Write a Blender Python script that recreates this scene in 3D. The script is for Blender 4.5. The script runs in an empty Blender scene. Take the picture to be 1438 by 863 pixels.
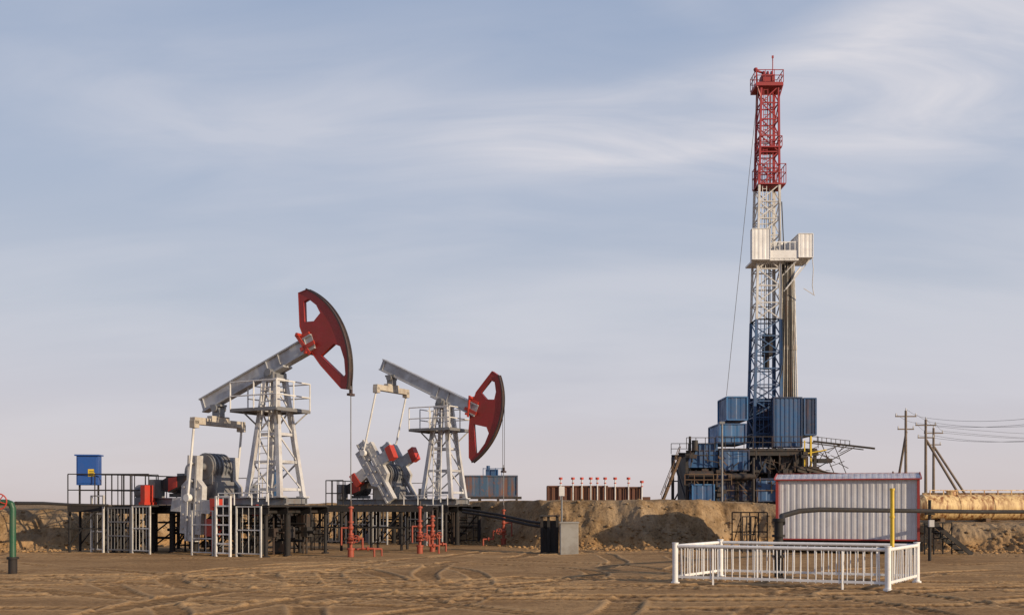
import bpy, math, random
import numpy as np
from mathutils import Vector, Matrix, noise
from mathutils.geometry import tessellate_polygon
random.seed(7)
scene=bpy.context.scene
COL=scene.collection
V=Vector
# ---------------------------------------------------------------- materials
def newmat(name):
    m=bpy.data.materials.new(name); m.use_nodes=True
    return m,m.node_tree.nodes,m.node_tree.links,m.node_tree.nodes['Principled BSDF']
def mixc(N,L,fac,a,b,mode='MIX'):
    n=N.new('ShaderNodeMix'); n.data_type='RGBA'; n.blend_type=mode
    for s,v in ((n.inputs[0],fac),(n.inputs[6],a),(n.inputs[7],b)):
        if hasattr(v,'links'): L.new(v,s)
        elif isinstance(v,(int,float)): s.default_value=v
        else: s.default_value=(*v,1) if len(v)==3 else v
    return n.outputs[2]
def mth(N,L,op,a,b=None,c=None):
    n=N.new('ShaderNodeMath'); n.operation=op
    for i,v in enumerate((a,b,c)):
        if v is None: continue
        if hasattr(v,'links'): L.new(v,n.inputs[i])
        else: n.inputs[i].default_value=v
    return n.outputs[0]
def mrange(N,L,v,a,b,c=0.,d=1.,smooth=False):
    n=N.new('ShaderNodeMapRange'); 
    if smooth: n.interpolation_type='SMOOTHSTEP'
    L.new(v,n.inputs[0])
    for i,x in zip((1,2,3,4),(a,b,c,d)): n.inputs[i].default_value=x
    return n.outputs[0]
def noi(N,L,vec,scale,detail=6,rough=.6,mscale=None,dist=0):
    if mscale:
        mp=N.new('ShaderNodeMapping'); mp.inputs['Scale'].default_value=mscale; L.new(vec,mp.inputs[0]); vec=mp.outputs[0]
    n=N.new('ShaderNodeTexNoise'); n.inputs['Scale'].default_value=scale; n.inputs['Detail'].default_value=detail
    n.inputs['Roughness'].default_value=rough; n.inputs['Distortion'].default_value=dist
    L.new(vec,n.inputs['Vector']); return n.outputs[0]
def paint(name,col,g=.35,r=.15,rough=.55,metal=0.,scale=1.,grime=(.10,.075,.05),rust=(.20,.075,.025),bump=.15,rt=.5,r2=.35):
    m,N,L,B=newmat(name)
    tc=N.new('ShaderNodeTexCoord').outputs['Object']
    a=noi(N,L,tc,1.7*scale,6,.65)
    f=mth(N,L,'MULTIPLY',mrange(N,L,a,.42,.72),g)
    c=mixc(N,L,f,col,grime)
    s=noi(N,L,tc,1.*scale,5,.6,(7,7,.7))
    s2=noi(N,L,tc,.9*scale,3,.5)
    sf=mth(N,L,'MULTIPLY',mrange(N,L,s,rt,rt+.2),mrange(N,L,s2,r2,r2+.25))
    rr=mrange(N,L,noi(N,L,tc,6*scale,5,.7),.56,.64)
    sf=mth(N,L,'MAXIMUM',sf,mth(N,L,'MULTIPLY',rr,.7))
    sf=mth(N,L,'MULTIPLY',sf,r)
    c=mixc(N,L,sf,c,rust)
    L.new(c,B.inputs['Base Color'])
    L.new(mrange(N,L,a,.3,.7,rough-.1,min(1,rough+.2)),B.inputs['Roughness'])
    B.inputs['Metallic'].default_value=metal
    bp=N.new('ShaderNodeBump'); bp.inputs['Strength'].default_value=bump; bp.inputs['Distance'].default_value=.02
    L.new(noi(N,L,tc,14*scale,3,.7),bp.inputs['Height']); L.new(bp.outputs[0],B.inputs['Normal'])
    return m
M={}
M['silver']=paint('silver_paint',(.54,.545,.56),.45,.3,.45,.12)
M['crank']=paint('pale_grey_crank_paint',(.50,.50,.50),.5,.3,.5)
M['beam']=paint('dull_silver_beam_paint',(.44,.455,.48),.4,.22,.45,.2)
M['silverdark']=paint('weathered_grey_paint',(.20,.21,.225),.5,.3,.5,.2)
M['white']=paint('white_paint',(.68,.68,.67),.3,.25,.5)
M['panelgrey']=paint('dusty_white_paint',(.54,.54,.53),.45,.35,.55)
M['whitefence']=paint('fence_white_paint',(.76,.76,.76),.18,.22,.4)
M['cream']=paint('faded_cream_paint',(.46,.42,.36),.5,.35,.6)
M['red']=paint('oxide_red_paint',(.30,.020,.017),.3,.12,.45)
M['brightred']=paint('bright_red_paint',(.46,.038,.022),.3,.12,.45)
M['orange']=paint('red_oxide_valve_paint',(.32,.055,.028),.4,.2,.55)
M['black']=paint('black_bitumen_paint',(.012,.011,.012),.08,.08,.75)
M['darkface']=paint('dark_worn_steel',(.04,.025,.025),.4,.3,.5)
M['blue']=paint('blue_paint',(.018,.085,.215),.4,.25,.5,scale=.5)
M['bluebright']=paint('clean_blue_paint',(.013,.075,.30),.15,.05,.4)
M['bluesky']=paint('worn_light_blue_paint',(.035,.15,.34),.4,.3,.5,scale=.5)
M['bluedark']=paint('dirty_dark_blue_paint',(.010,.038,.10),.5,.4,.6,scale=.4,grime=(.05,.04,.035))
M['rigdark']=paint('oily_dark_steel',(.020,.019,.021),.35,.35,.65,scale=.5)
M['rigred']=paint('mast_red_paint',(.33,.022,.032),.35,.12,.5,scale=.5)
M['rigwhite']=paint('mast_white_paint',(.62,.61,.59),.45,.3,.5,scale=.5)
M['rigblue']=paint('mast_blue_paint',(.03,.10,.23),.4,.3,.5,scale=.5)
M['board']=paint('racking_board_white_sheet',(.72,.72,.72),.2,.18,.5,scale=.4)
M['pipe']=paint('drill_pipe_steel',(.22,.215,.20),.5,.5,.45,.4,scale=.4)
M['yellow']=paint('yellow_paint',(.68,.47,.03),.3,.15,.45)
M['green']=paint('green_paint',(.015,.085,.045),.35,.15,.4)
M['rusty']=paint('rusty_sheet_steel',(.11,.042,.027),.5,.6,.75,scale=.6)
M['bluerust']=paint('faded_blue_rusting_steel',(.04,.095,.17),.5,.8,.7,scale=.5,rt=.42)
M['tank']=paint('cream_tank_paint_streaked_with_rust',(.80,.58,.28),.2,1.,.5,scale=.9,rust=(.23,.08,.022),rt=.42,r2=.18)
M['brown']=paint('brown_weathered_steel',(.13,.08,.045),.5,.5,.7,scale=.6)
M['concrete']=paint('rough_concrete',(.31,.30,.28),.5,.1,.85)
M['wood']=paint('weathered_wood_pole',(.19,.15,.12),.6,.0,.85)
M['shed']=paint('white_corrugated_sheet',(.57,.575,.60),.35,.2,.5,scale=.9,grime=(.28,.26,.25))
M['shedroof']=paint('galvanised_roof_sheet',(.55,.57,.61),.3,.5,.4,.1,rust=(.40,.10,.10),rt=.45)
M['shedred']=paint('shed_red_trim',(.34,.035,.03),.2,.1,.5)
M['cable']=paint('steel_cable',(.06,.06,.065),.3,.2,.5)
M['rubber']=paint('black_rubber',(.02,.02,.02),.3,0,.7)
# ---------------------------------------------------------------- mesh builder
class MB:
    def __init__(s): s.v=[];s.f=[];s.m=[];s.s=[]
    def add(s,vs,fs,mat=0,smooth=False):
        o=len(s.v); s.v+= [tuple(v) for v in vs]
        for f in fs: s.f.append(tuple(i+o for i in f)); s.m.append(mat); s.s.append(smooth)
    def box(s,c,size,mat=0,R=None):
        c=V(c);hx,hy,hz=[q/2 for q in size]
        vs=[V((x,y,z)) for z in(-hz,hz) for y in(-hy,hy) for x in(-hx,hx)]
        if R is not None: vs=[R@v for v in vs]
        s.add([v+c for v in vs],[(0,2,3,1),(4,5,7,6),(0,1,5,4),(2,6,7,3),(0,4,6,2),(1,3,7,5)],mat)
    def bx(s,x0,x1,y0,y1,z0,z1,mat=0): s.box(((x0+x1)/2,(y0+y1)/2,(z0+z1)/2),(abs(x1-x0),abs(y1-y0),abs(z1-z0)),mat)
    def beam(s,p,q,w,h=None,mat=0,up=(0,0,1)):
        h=h or w;p=V(p);q=V(q);d=q-p;l=d.length
        if l<1e-6:return
        d/=l;u=V(up)
        if abs(d.dot(u))>.98:u=V((0,1,0)) if abs(d.y)<.9 else V((1,0,0))
        a=d.cross(u).normalized();b=a.cross(d)
        R=Matrix((d,a,b)).transposed()
        s.box((p+q)/2,(l,w,h),mat,R)
    def ibeam(s,p,q,w,h,t=.04,mat=0):
        p=V(p);q=V(q);d=(q-p).normalized();a=d.cross(V((0,0,1)));a.normalize();b=a.cross(d)
        s.beam(p,q,t,h-2*t,mat); s.beam(p+b*(h/2-t/2),q+b*(h/2-t/2),w,t,mat); s.beam(p-b*(h/2-t/2),q-b*(h/2-t/2),w,t,mat)
    def cyl(s,p,q,r,r2=None,n=14,mat=0,cap=True):
        r2=r if r2 is None else r2;p=V(p);q=V(q);d=(q-p).normalized()
        u=V((0,0,1)) if abs(d.z)<.9 else V((1,0,0))
        a=d.cross(u).normalized();b=d.cross(a)
        ring=lambda c,rr:[c+(a*math.cos(2*math.pi*i/n)+b*math.sin(2*math.pi*i/n))*rr for i in range(n)]
        s.add(ring(p,r)+ring(q,r2),[(i,i+n,(i+1)%n+n,(i+1)%n) for i in range(n)],mat,n>6)
        if cap:
            s.add(ring(p,r),[tuple(range(n))],mat)
            s.add(ring(q,r2),[tuple(range(n))[::-1]],mat)
    def tube(s,pts,r,n=10,mat=0):
        for a,b in zip(pts[:-1],pts[1:]): s.cyl(a,b,r,None,n,mat)
        for a in pts[1:-1]: s.ball(a,r*1.02,mat)
    def ball(s,c,r,mat=0,n=8,sz=1):
        c=V(c);vs=[];fs=[]
        for i in range(n//2+1):
            t=math.pi*i/(n//2)
            for j in range(n):
                p=2*math.pi*j/n; vs.append(c+V((math.sin(t)*math.cos(p),math.sin(t)*math.sin(p),math.cos(t)*sz))*r)
        for i in range(n//2):
            for j in range(n): fs.append((i*n+j,(i+1)*n+j,(i+1)*n+(j+1)%n,i*n+(j+1)%n))
        s.add(vs,fs,mat,True)
    def torus(s,c,ax,R,r,mat=0,n=20,k=6,spokes=4):
        c=V(c);d=V(ax).normalized();u=V((0,0,1)) if abs(d.z)<.9 else V((1,0,0))
        a=d.cross(u).normalized();b=d.cross(a);vs=[];fs=[]
        for i in range(n):
            t=2*math.pi*i/n;e=a*math.cos(t)+b*math.sin(t)
            for j in range(k):
                p=2*math.pi*j/k;vs.append(c+e*(R+r*math.cos(p))+d*r*math.sin(p))
        for i in range(n):
            for j in range(k): fs.append((i*k+j,((i+1)%n)*k+j,((i+1)%n)*k+(j+1)%k,i*k+(j+1)%k))
        s.add(vs,fs,mat,True)
        for i in range(spokes):
            t=2*math.pi*i/spokes+.3; s.cyl(c,c+(a*math.cos(t)+b*math.sin(t))*R,r*.8,None,6,mat)
    def plate(s,outer,holes,f,t,mat=0):
        polys=[[V((u,v,0)) for u,v in outer]]+[[V((u,v,0)) for u,v in h] for h in holes]
        tris=tessellate_polygon(polys); flat=[p for pl in polys for p in pl]
        n=len(flat)
        vs=[f(p.x,p.y,-t/2) for p in flat]+[f(p.x,p.y,t/2) for p in flat]
        s.add(vs,[tuple(t_) for t_ in tris]+[tuple(i+n for i in t_[::-1]) for t_ in tris],mat)
        o=0
        for pl in polys:
            k=len(pl); s.add([vs[o+i] for i in range(k)]+[vs[n+o+i] for i in range(k)],[(i,(i+1)%k,(i+1)%k+k,i+k) for i in range(k)],mat); o+=k
    def corr(s,o,xd,length,ud,height,nd,pitch=.2,depth=.035,mat=0):
        o=V(o);xd=V(xd).normalized();ud=V(ud).normalized();nd=V(nd).normalized()
        k=max(1,round(length/pitch));pt=length/k;pr=[]
        for i in range(k):
            b=i*pt; pr+=[(b,0),(b+.3*pt,0),(b+.42*pt,depth),(b+.88*pt,depth)]
        pr.append((length,0));n=len(pr)
        vs=[o+xd*a+nd*b for a,b in pr]+[o+xd*a+nd*b+ud*height for a,b in pr]
        s.add(vs,[(i,i+1,i+1+n,i+n) for i in range(n-1)],mat)
    def corrbox(s,x0,x1,y0,y1,z0,z1,pitch=.35,depth=.06,mat=0,frame=None,fw=.1):
        s.bx(x0+.03,x1-.03,y0+.03,y1-.03,z0,z1-.01,mat)
        s.corr((x0,y0,z0),(1,0,0),x1-x0,(0,0,1),z1-z0,(0,-1,0),pitch,depth,mat)
        s.corr((x1,y1,z0),(-1,0,0),x1-x0,(0,0,1),z1-z0,(0,1,0),pitch,depth,mat)
        s.corr((x0,y1,z0),(0,-1,0),y1-y0,(0,0,1),z1-z0,(-1,0,0),pitch,depth,mat)
        s.corr((x1,y0,z0),(0,1,0),y1-y0,(0,0,1),z1-z0,(1,0,0),pitch,depth,mat)
        fm=mat if frame is None else frame
        e=depth+.02
        for z in(z0,z1): 
            for (a,b) in (((x0-e,y0-e,z),(x1+e,y0-e,z)),((x1+e,y0-e,z),(x1+e,y1+e,z)),((x1+e,y1+e,z),(x0-e,y1+e,z)),((x0-e,y1+e,z),(x0-e,y0-e,z))): s.beam(a,b,fw,fw,fm)
        for x in(x0-e,x1+e):
            for y in(y0-e,y1+e): s.beam((x,y,z0),(x,y,z1),fw*1.1,fw*1.1,fm)
        s.bx(x0,x1,y0,y1,z1+.0,z1+.03,fm)
    def build(s,name,parent=None,mats=('silver',),loc=None,rotz=0,bevel=0,**props):
        me=bpy.data.meshes.new(name); me.from_pydata(s.v,[],s.f)
        for m in mats: me.materials.append(M[m] if isinstance(m,str) else m)
        me.polygons.foreach_set('material_index',s.m); me.polygons.foreach_set('use_smooth',s.s); me.update()
        ob=bpy.data.objects.new(name,me); COL.objects.link(ob)
        if parent: ob.parent=parent
        if loc is not None: ob.location=loc
        ob.rotation_euler[2]=rotz
        if bevel:
            b=ob.modifiers.new('bevel','BEVEL'); b.width=bevel; b.segments=2; b.limit_method='ANGLE'
        for k,v in props.items(): ob[k]=v
        return ob
def thing(name,label,category,loc,rotz=0,group=None):
    e=bpy.data.objects.new(name,None); COL.objects.link(e); e.location=loc; e.rotation_euler[2]=rotz
    e.empty_display_size=.3; e['label']=label; e['category']=category
    if group: e['group']=group
    return e
def W(px,py,Y): return V(((px-719)/1400*Y,Y,1.8-(py-708)/1400*Y))   # photo measurement at a real depth
# ---------------------------------------------------------------- terrain
rs=np.random.RandomState(3); PERM=rs.permutation(256); PERM=np.concatenate([PERM,PERM]); ANG=rs.rand(256)*2*np.pi
def gn(x,y,seed=0):
    x=np.asarray(x,float)+seed*17.3;y=np.asarray(y,float)+seed*31.7
    xi=np.floor(x).astype(int);yi=np.floor(y).astype(int);xf=x-xi;yf=y-yi
    u=xf*xf*xf*(xf*(xf*6-15)+10);v=yf*yf*yf*(yf*(yf*6-15)+10)
    def g(ix,iy,dx,dy):
        a=ANG[PERM[(PERM[ix&255]+iy)&255]]; return np.cos(a)*dx+np.sin(a)*dy
    a=g(xi,yi,xf,yf);b=g(xi+1,yi,xf-1,yf);c=g(xi,yi+1,xf,yf-1);d=g(xi+1,yi+1,xf-1,yf-1)
    return ((a*(1-u)+b*u)*(1-v)+(c*(1-u)+d*u)*v)*1.5
def fbm(x,y,o,seed=0,gain=.5):
    s=0;a=1.
    for i in range(o): s=s+a*gn(x*2.03**i,y*2.03**i,seed+i);a*=gain
    return s
def ss(t): t=np.clip(t,0,1); return t*t*(3-2*t)
def grow(a,b,st,k=1.12):
    out=[a];d=st
    while (out[-1]<b if b>a else out[-1]>b):
        d*=k; out.append(out[-1]+(d if b>a else -d))
    return out[1:]
xs=list(np.arange(-22,24,.055)); xs=sorted(grow(-22,-3500,.10,1.12))+xs+grow(xs[-1],3500,.10,1.12)
ysn=list(np.arange(15,30,.055))+list(np.arange(30,36,.10))+list(np.arange(36,46,.08))+list(np.arange(46,54,.12)); ysn=sorted(grow(15,-400,.15,1.25))+ysn+grow(ysn[-1],5000,.15,1.13)
xs=np.array(xs);ysn=np.array(ysn)
fx=[-60,-22,-18,-15.5,-13,-5,-1.5,1.2,5,8,9.3,15.4,17,60]; fy=[36,37.5,39,44,50.5,50.5,46,41,40.3,40.3,42,42,38.3,37]
tx=[-60,-20,-18,-13,-4,8,14,17,60]; tz=[1.5,1.6,1.68,1.8,1.95,2.0,1.7,1.05,1.0]
TR=[(-15,22,12.2),(-15,22,14.4),(-11,34,14.5),(-11,34,16.7),(9,27,11.5),(9,27,13.7),(-30,6,26.5),(-30,6,28.7),(2,40,20.5),(2,40,22.7),(24,8,22.),(24,8,24.2),(-4,-30,52.5),(-4,-30,54.7),(3,60,39),(3,60,41.2),(-22,44,22),(-22,44,24.2),(-2,26,4.2),(-2,26,6.4),(0,-60,84),(0,-60,86.2),(1,16,6),(1,16,8.2)]
def tracks(x,y):
    X=x+.5*gn(x*.2,y*.2,50); Y=y+.5*gn(x*.2,y*.2,60)
    h=np.zeros_like(x);m=np.zeros_like(x)
    for i,(cx,cy,R) in enumerate(TR):
        pat=np.clip((gn(x*.22+(i//2)*3.1,y*.32,70)+.40)/.25,0,1)
        r=np.hypot(X-cx,Y-cy);d=np.abs(r-R)
        mk=(1-ss((d-.24)/.06))*pat; an=np.arctan2(X-cx,Y-cy)*R*2*np.pi/.24
        tread=np.clip(np.sin(an+d*12)*1.8,-1,1)
        rim=np.exp(-((d-.33)/.06)**2)*pat
        h=h*(1-mk)+mk*(-.022+.009*tread)
        h+=.020*rim*(1-mk)
        m=m*(1-mk)+mk*(.55-.45*tread); m=np.where(rim>.3,np.minimum(m,-.6*rim),m)
    return h,m
def height(x,y):
    n1=gn(x*.35,y*.35,1);n2=gn(x*1.1,y*.9,2)
    foot=np.interp(x,fx,fy)+n1*.7+n2*.35
    top=np.interp(x,tx,tz)
    t=(y-foot)/2.6
    s=ss(t); far=ss((y-58)/15)
    top=top*(1-far)+1.72*far
    h=top*s
    near=((x>-32)&(x<34)&(y>8)&(y<75)).astype(float)
    face=np.clip(1.1-np.abs(t-.40)/.6,0,1)*near
    rid=1-np.abs(gn(x*1.9,y*.4,30))*2
    h=h+face*(.14*fbm(x*1.3,y*1.0,3,5)+.07*rid+.10*fbm(x*3.6,y*3.6,3,35,.6)-.03)
    h=h+near*(.014*gn(x*.4,y*.4,11)+.004*gn(x*1.7,y*1.7,12)+.003*gn(x*4,y*4,13))
    h=h+near*(s>.9)*.06*gn(x*.9,y*.9,15)
    return h,near*(1-s)
GX,GY=np.meshgrid(xs,ysn)
HZ,FL=height(GX,GY); th,tm=tracks(GX,GY); rough=np.clip(gn(GX*.4,GY*.5,80)*1.8+.1,0,1)
inn=((GX>-22)&(GX<24)&(GY>15)&(GY<39)).astype(float)*(FL>.9)
HZ=HZ+inn*(th+.010*rough*fbm(GX*5.0,GY*5.0,2,90,.6)); TM=(tm*inn).ravel()
nx,ny=len(xs),len(ysn)
vs=np.stack([GX.ravel(),GY.ravel(),HZ.ravel()],1)
ii=(np.arange(ny-1)[:,None]*nx+np.arange(nx-1)[None,:]).ravel()
fs=np.stack([ii,ii+1,ii+nx+1,ii+nx],1)
me=bpy.data.meshes.new('ground'); me.vertices.add(len(vs)); me.vertices.foreach_set('co',vs.ravel())
me.loops.add(fs.size); me.loops.foreach_set('vertex_index',fs.ravel()); me.polygons.add(len(fs)); me.polygons.foreach_set('loop_start',np.arange(0,fs.size,4)); me.polygons.foreach_set('loop_total',np.full(len(fs),4)); me.polygons.foreach_set('use_smooth',np.ones(len(fs),bool))
me.update(calc_edges=True); me.validate()
at=me.attributes.new('track','FLOAT','POINT'); at.data.foreach_set('value',TM.astype(np.float32))
ground=bpy.data.objects.new('ground',me); COL.objects.link(ground); ground['kind']='structure'
def ground_mat():
    m,N,L,B=newmat('sandy_ground')
    g=N.new('ShaderNodeNewGeometry').outputs['Position']
    sep=N.new('ShaderNodeSeparateXYZ'); L.new(g,sep.inputs[0])
    big=noi(N,L,g,.25,5,.65,(1,1.8,1)); med=noi(N,L,g,1.6,7,.7); fine=noi(N,L,g,9,6,.75)
    c=mixc(N,L,mrange(N,L,big,.36,.62),(.265,.155,.070),(.40,.25,.12))
    c=mixc(N,L,mth(N,L,'MULTIPLY',mrange(N,L,med,.47,.68),.55),c,(.17,.098,.044))
    c=mixc(N,L,mth(N,L,'MULTIPLY',mrange(N,L,fine,.52,.70),.55),c,(.50,.34,.185))
    c=mixc(N,L,mth(N,L,'MULTIPLY',mrange(N,L,fine,.47,.36),.65),c,(.105,.06,.03))
    b=mixc(N,L,mrange(N,L,med,.36,.60),(.40,.275,.155),(.22,.14,.07))
    b=mixc(N,L,mth(N,L,'MULTIPLY',mrange(N,L,fine,.50,.66),.85),b,(.095,.06,.035))
    b=mixc(N,L,mth(N,L,'MULTIPLY',mrange(N,L,big,.5,.6),.35),b,(.45,.35,.24))
    zf=mrange(N,L,mth(N,L,'ADD',sep.outputs[2],mth(N,L,'MULTIPLY',med,.5)),.40,.85,0,1,True)
    c=mixc(N,L,zf,c,b)
    a=N.new('ShaderNodeAttribute'); a.attribute_name='track'
    c=mixc(N,L,mrange(N,L,a.outputs['Fac'],0,1,0,.85),c,(.085,.047,.022))
    c=mixc(N,L,mrange(N,L,a.outputs['Fac'],0,-.6,0,.5),c,(.52,.35,.19))
    L.new(c,B.inputs['Base Color']); B.inputs['Roughness'].default_value=.95; B.inputs['Specular IOR Level'].default_value=.1
    hh=mth(N,L,'ADD',mth(N,L,'MULTIPLY',med,mrange(N,L,zf,0,1,.02,.10)),mth(N,L,'MULTIPLY',fine,mrange(N,L,zf,0,1,.035,.08)))
    bp=N.new('ShaderNodeBump'); bp.inputs['Strength'].default_value=1; bp.inputs['Distance'].default_value=1
    L.new(hh,bp.inputs['Height']); L.new(bp.outputs[0],B.inputs['Normal'])
    return m
GM=ground_mat(); me.materials.append(GM)
mb=MB()
def clods(X,Y,Rr):
    Z=height(X,Y)[0]
    for x,y,z,r in zip(X,Y,Z,Rr):
        z+=r*.15; n=5; vs=[]
        for i in range(4):
            t=math.pi*(i+.5)/4
            for j in range(n):
                p=2*math.pi*j/n+i; q=r*random.uniform(.7,1.2); vs.append((x+q*math.sin(t)*math.cos(p),y+q*math.sin(t)*math.sin(p),z+q*.6*math.cos(t)))
        f=[(i*n+j,i*n+(j+1)%n,(i+1)*n+(j+1)%n,(i+1)*n+j) for i in range(3) for j in range(n)]+[tuple(range(n))[::-1],tuple(range(3*n,4*n))]
        mb.add(vs,f,0,True)
X=rs.uniform(-24,26,3000); Y=np.interp(X,fx,fy)+rs.normal(.2,.9,3000); clods(X,Y,rs.uniform(.03,.11,3000))
mb.build('dirt_clods',None,[GM],kind='stuff')
# ---------------------------------------------------------------- pumpjack
TH=math.radians(28); ROT=-TH
def rad(a): return 3.19-a/39*.25
def pumpjack(label,loc,tilt,cang,s0,s1,zc):
    E=thing('pumpjack',label,'pumpjack',loc,ROT,'pumpjacks on the well pad')
    t=math.radians(tilt)
    U=lambda u,v,w=0: V((u*math.cos(t)-v*math.sin(t),w,zc+u*math.sin(t)+v*math.cos(t)))
    b=MB()
    for y in(-.55,.55): b.ibeam((-5.6,y,.13),(1.0,y,.13),.2,.26,.04)
    for x in(-5.5,-4.6,-3.7,-2.3,-1.,0,.9): b.beam((x,-.5,.12),(x,.5,.12),.15,.18)
    b.build('base_frame',E,['silverdark'])
    b=MB(); Z=zc-.62
    def leg(sx,sy,z): k=z/Z; return V((sx*(.76*(1-k)+.26*k),sy*(.62*(1-k)+.23*k),z+.26*(1-k)))
    for sx in(-1,1):
        for sy in(-1,1):
            p,q=leg(sx,sy,0),leg(sx,sy,Z)
            b.beam(p,q,.17,.16,up=(0,1,0))
            b.box(p+V((0,0,.02)),(.34,.34,.05))
    lv=[.3,1.35,2.4,3.35,4.1]
    for z in lv:
        for sy in(-1,1): b.beam(leg(-1,sy,z),leg(1,sy,z),.05,.10)
        for sx in(-1,1): b.beam(leg(sx,-1,z),leg(sx,1,z),.05,.10)
    for i in range(4):
        if i%2==0:
            for sy in(-1,1): b.beam(leg(-1,sy,lv[i]),leg(1,sy,lv[i+1]),.04,.055)
        for sx in(-1,1): b.beam(leg(sx,1,lv[i]),leg(sx,-1,lv[i+1]),.04,.05)
    b.box((0,0,Z+.05),(.72,.66,.1))
    b.build('support_tower',E,['silver'])
    b=MB()
    p=V((.35,-.85,.1));q=V((.15,-.45,Z-.1)); o=V((-.4,0,0))
    b.beam(p,q,.04);b.beam(p+o,q+o,.04)
    for i in range(16): r=p.lerp(q,(i+.5)/16); b.beam(r,r+o,.028)
    b.build('ladder',E,['white'])
    b=MB(); b.box((0,0,Z+.17),(.6,.55,.14)); b.cyl((0,-.42,Z+.3),(0,.42,Z+.3),.14); b.box((0,-.3,Z+.21),(.42,.14,.22)); b.box((0,.3,Z+.21),(.42,.14,.22))
    b.build('saddle_bearing',E,['silverdark'])
    b=MB(); zp=3.40; x0,x1,y0,y1=-1.3,.85,-.9,.9
    b.bx(x0,x1,y0,-.45,zp,zp+.04); b.bx(x0,x1,.45,y1,zp,zp+.04); b.bx(x0,-.45,-.45,.45,zp,zp+.04); b.bx(.45,x1,-.45,.45,zp,zp+.04)
    for y in(y0,y1): b.beam((x0,y,zp-.03),(x1,y,zp-.03),.05,.1)
    for x in(x0,x1): b.beam((x,y0,zp-.04),(x,y1,zp-.04),.05,.1)
    for sx in(-1,1):
        for sy in(-1,1): b.beam((sx*.8,sy*.85,zp-.05),leg(sx,sy,2.7),.05)
    sp=b.build('service_platform',E,['silverdark'])
    b=MB(); r=.027
    cor=[(x0,y0),(-.2,y0),(x1,y0),(x1,0),(x1,y1),(-.2,y1),(x0,y1),(x0,0)]
    for i,c in enumerate(cor):
        d=cor[(i+1)%8]; b.cyl((*c,zp),(*c,zp+.98),r,n=6)
        if i==7: continue
        for h in(.48,.98): b.cyl((*c,zp+h),(*d,zp+h),r,n=6)
    b.build('guard_rail',sp,['white'])
    b=MB()
    def ub(u0,u1,v,h,w,mat=0,wc=0): b.beam(U(u0,v,wc),U(u1,v,wc),w,h,mat)
    ub(-3.75,1.95,.0,.46,.20); ub(-3.75,1.95,.25,.05,.34); ub(-3.75,1.95,-.25,.05,.34)
    for u in(-3.6,-.3,.3,1.6): ub(u,u+.025,0,.44,.30)
    ub(-.5,.5,-.31,.07,.5); 
    wb=b.build('walking_beam',E,['beam'])
    b=MB(); b.beam(U(1.4,.34,0),U(1.9,.34,0),.3,.1); 
    for w in(-.21,.21):
        b.beam(U(1.4,.5,w),U(1.72,-.4,w),.05,.12); b.beam(U(1.4,-.1,w),U(2.05,-.1,w),.05,.14)
    b.cyl(U(1.5,.44,-.32),U(1.5,.44,.32),.06); b.cyl(U(1.6,-.3,-.3),U(1.6,-.3,.3),.05)
    b.build('head_hinge',wb,['brightred'])
    b=MB(); A=39
    arc=[(rad(a)*math.cos(math.radians(a)),rad(a)*math.sin(math.radians(a))) for a in range(-A,A+1,2)]
    inner=[(1.93,1.90),(1.56,.75),(1.60,.0),(1.92,-.92),(2.46,-2.05)]
    outer=arc+inner
    hole=[(1.80,.82),(2.20,.66),(2.56,.80),(2.50,1.14),(2.26,1.50),(2.03,1.50)]
    h2=[(2.05,-.60),(2.72,-.46),(2.94,-.66),(2.94,-1.15),(2.80,-1.66),(2.68,-1.72)]
    for w in(-.07,.07): b.plate(outer,[hole,h2],lambda u,v,x,w=w:U(u,v,w+x),.02)
    for i in range(len(inner)-1): b.plate([inner[i],inner[i+1],(inner[i+1][0]+.03,inner[i+1][1]),(inner[i][0]+.03,inner[i][1])],[],lambda u,v,x:U(u,v,x),.19)
    for s_ in(1,-1):
        pa,pb=(arc[-1],inner[0]) if s_==1 else (arc[0],inner[-1]); b.plate([pa,pb,(pb[0],pb[1]-s_*.03),(pa[0],pa[1]-s_*.03)],[],lambda u,v,x:U(u,v,x),.19)
    for hl in(hole,h2):
        k=len(hl);c=(sum(p[0] for p in hl)/k,sum(p[1] for p in hl)/k)
        for i in range(k):
            a_,b_=hl[i],hl[(i+1)%k]; g=lambda p:(c[0]+(p[0]-c[0])*1.05,c[1]+(p[1]-c[1])*1.05)
            b.plate([a_,b_,g(b_),g(a_)],[],lambda u,v,x:U(u,v,x),.165)
    hh=b.build('horse_head',wb,['red'])
    b=MB()
    for a,c in zip(arc[:-1],arc[1:]):
        k=1+.025/3.2; k2=1+.055/3.2
        b.plate([a,c,(c[0]*k,c[1]*k),(a[0]*k,a[1]*k)],[],lambda u,v,x:U(u,v,x),.24)
        for wo in(-.11,.11): b.plate([(a[0]*k,a[1]*k),(c[0]*k,c[1]*k),(c[0]*k2,c[1]*k2),(a[0]*k2,a[1]*k2)],[],lambda u,v,x,wo=wo:U(u,v,x+wo),.02)
    b.build('curved_face',hh,['darkface'])
    rp=U(-3.05,-.28); ez=rp.z-.66; ex=rp.x
    b=MB(); b.beam((ex,-1.3,ez),(ex,1.3,ez),.26,.26); b.beam((ex,-.45,ez+.18),(ex,.45,ez+.18),.26,.12)
    for y in(-1.2,1.2): b.box((ex,y,ez-.12),(.26,.24,.28))
    b.build('equalizer_beam',E,['cream'],bevel=.015)
    b=MB(); b.box((ex,0,ez+.36),(.3,.34,.3)); b.beam((ex,0,ez+.4),(rp.x,0,rp.z),.2,.2); b.cyl((ex,-.26,rp.z-.12),(ex,.26,rp.z-.12),.14); b.box((rp.x,0,rp.z-.02),(.5,.36,.08)); b.build('tail_bearing',E,['silverdark'])
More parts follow.
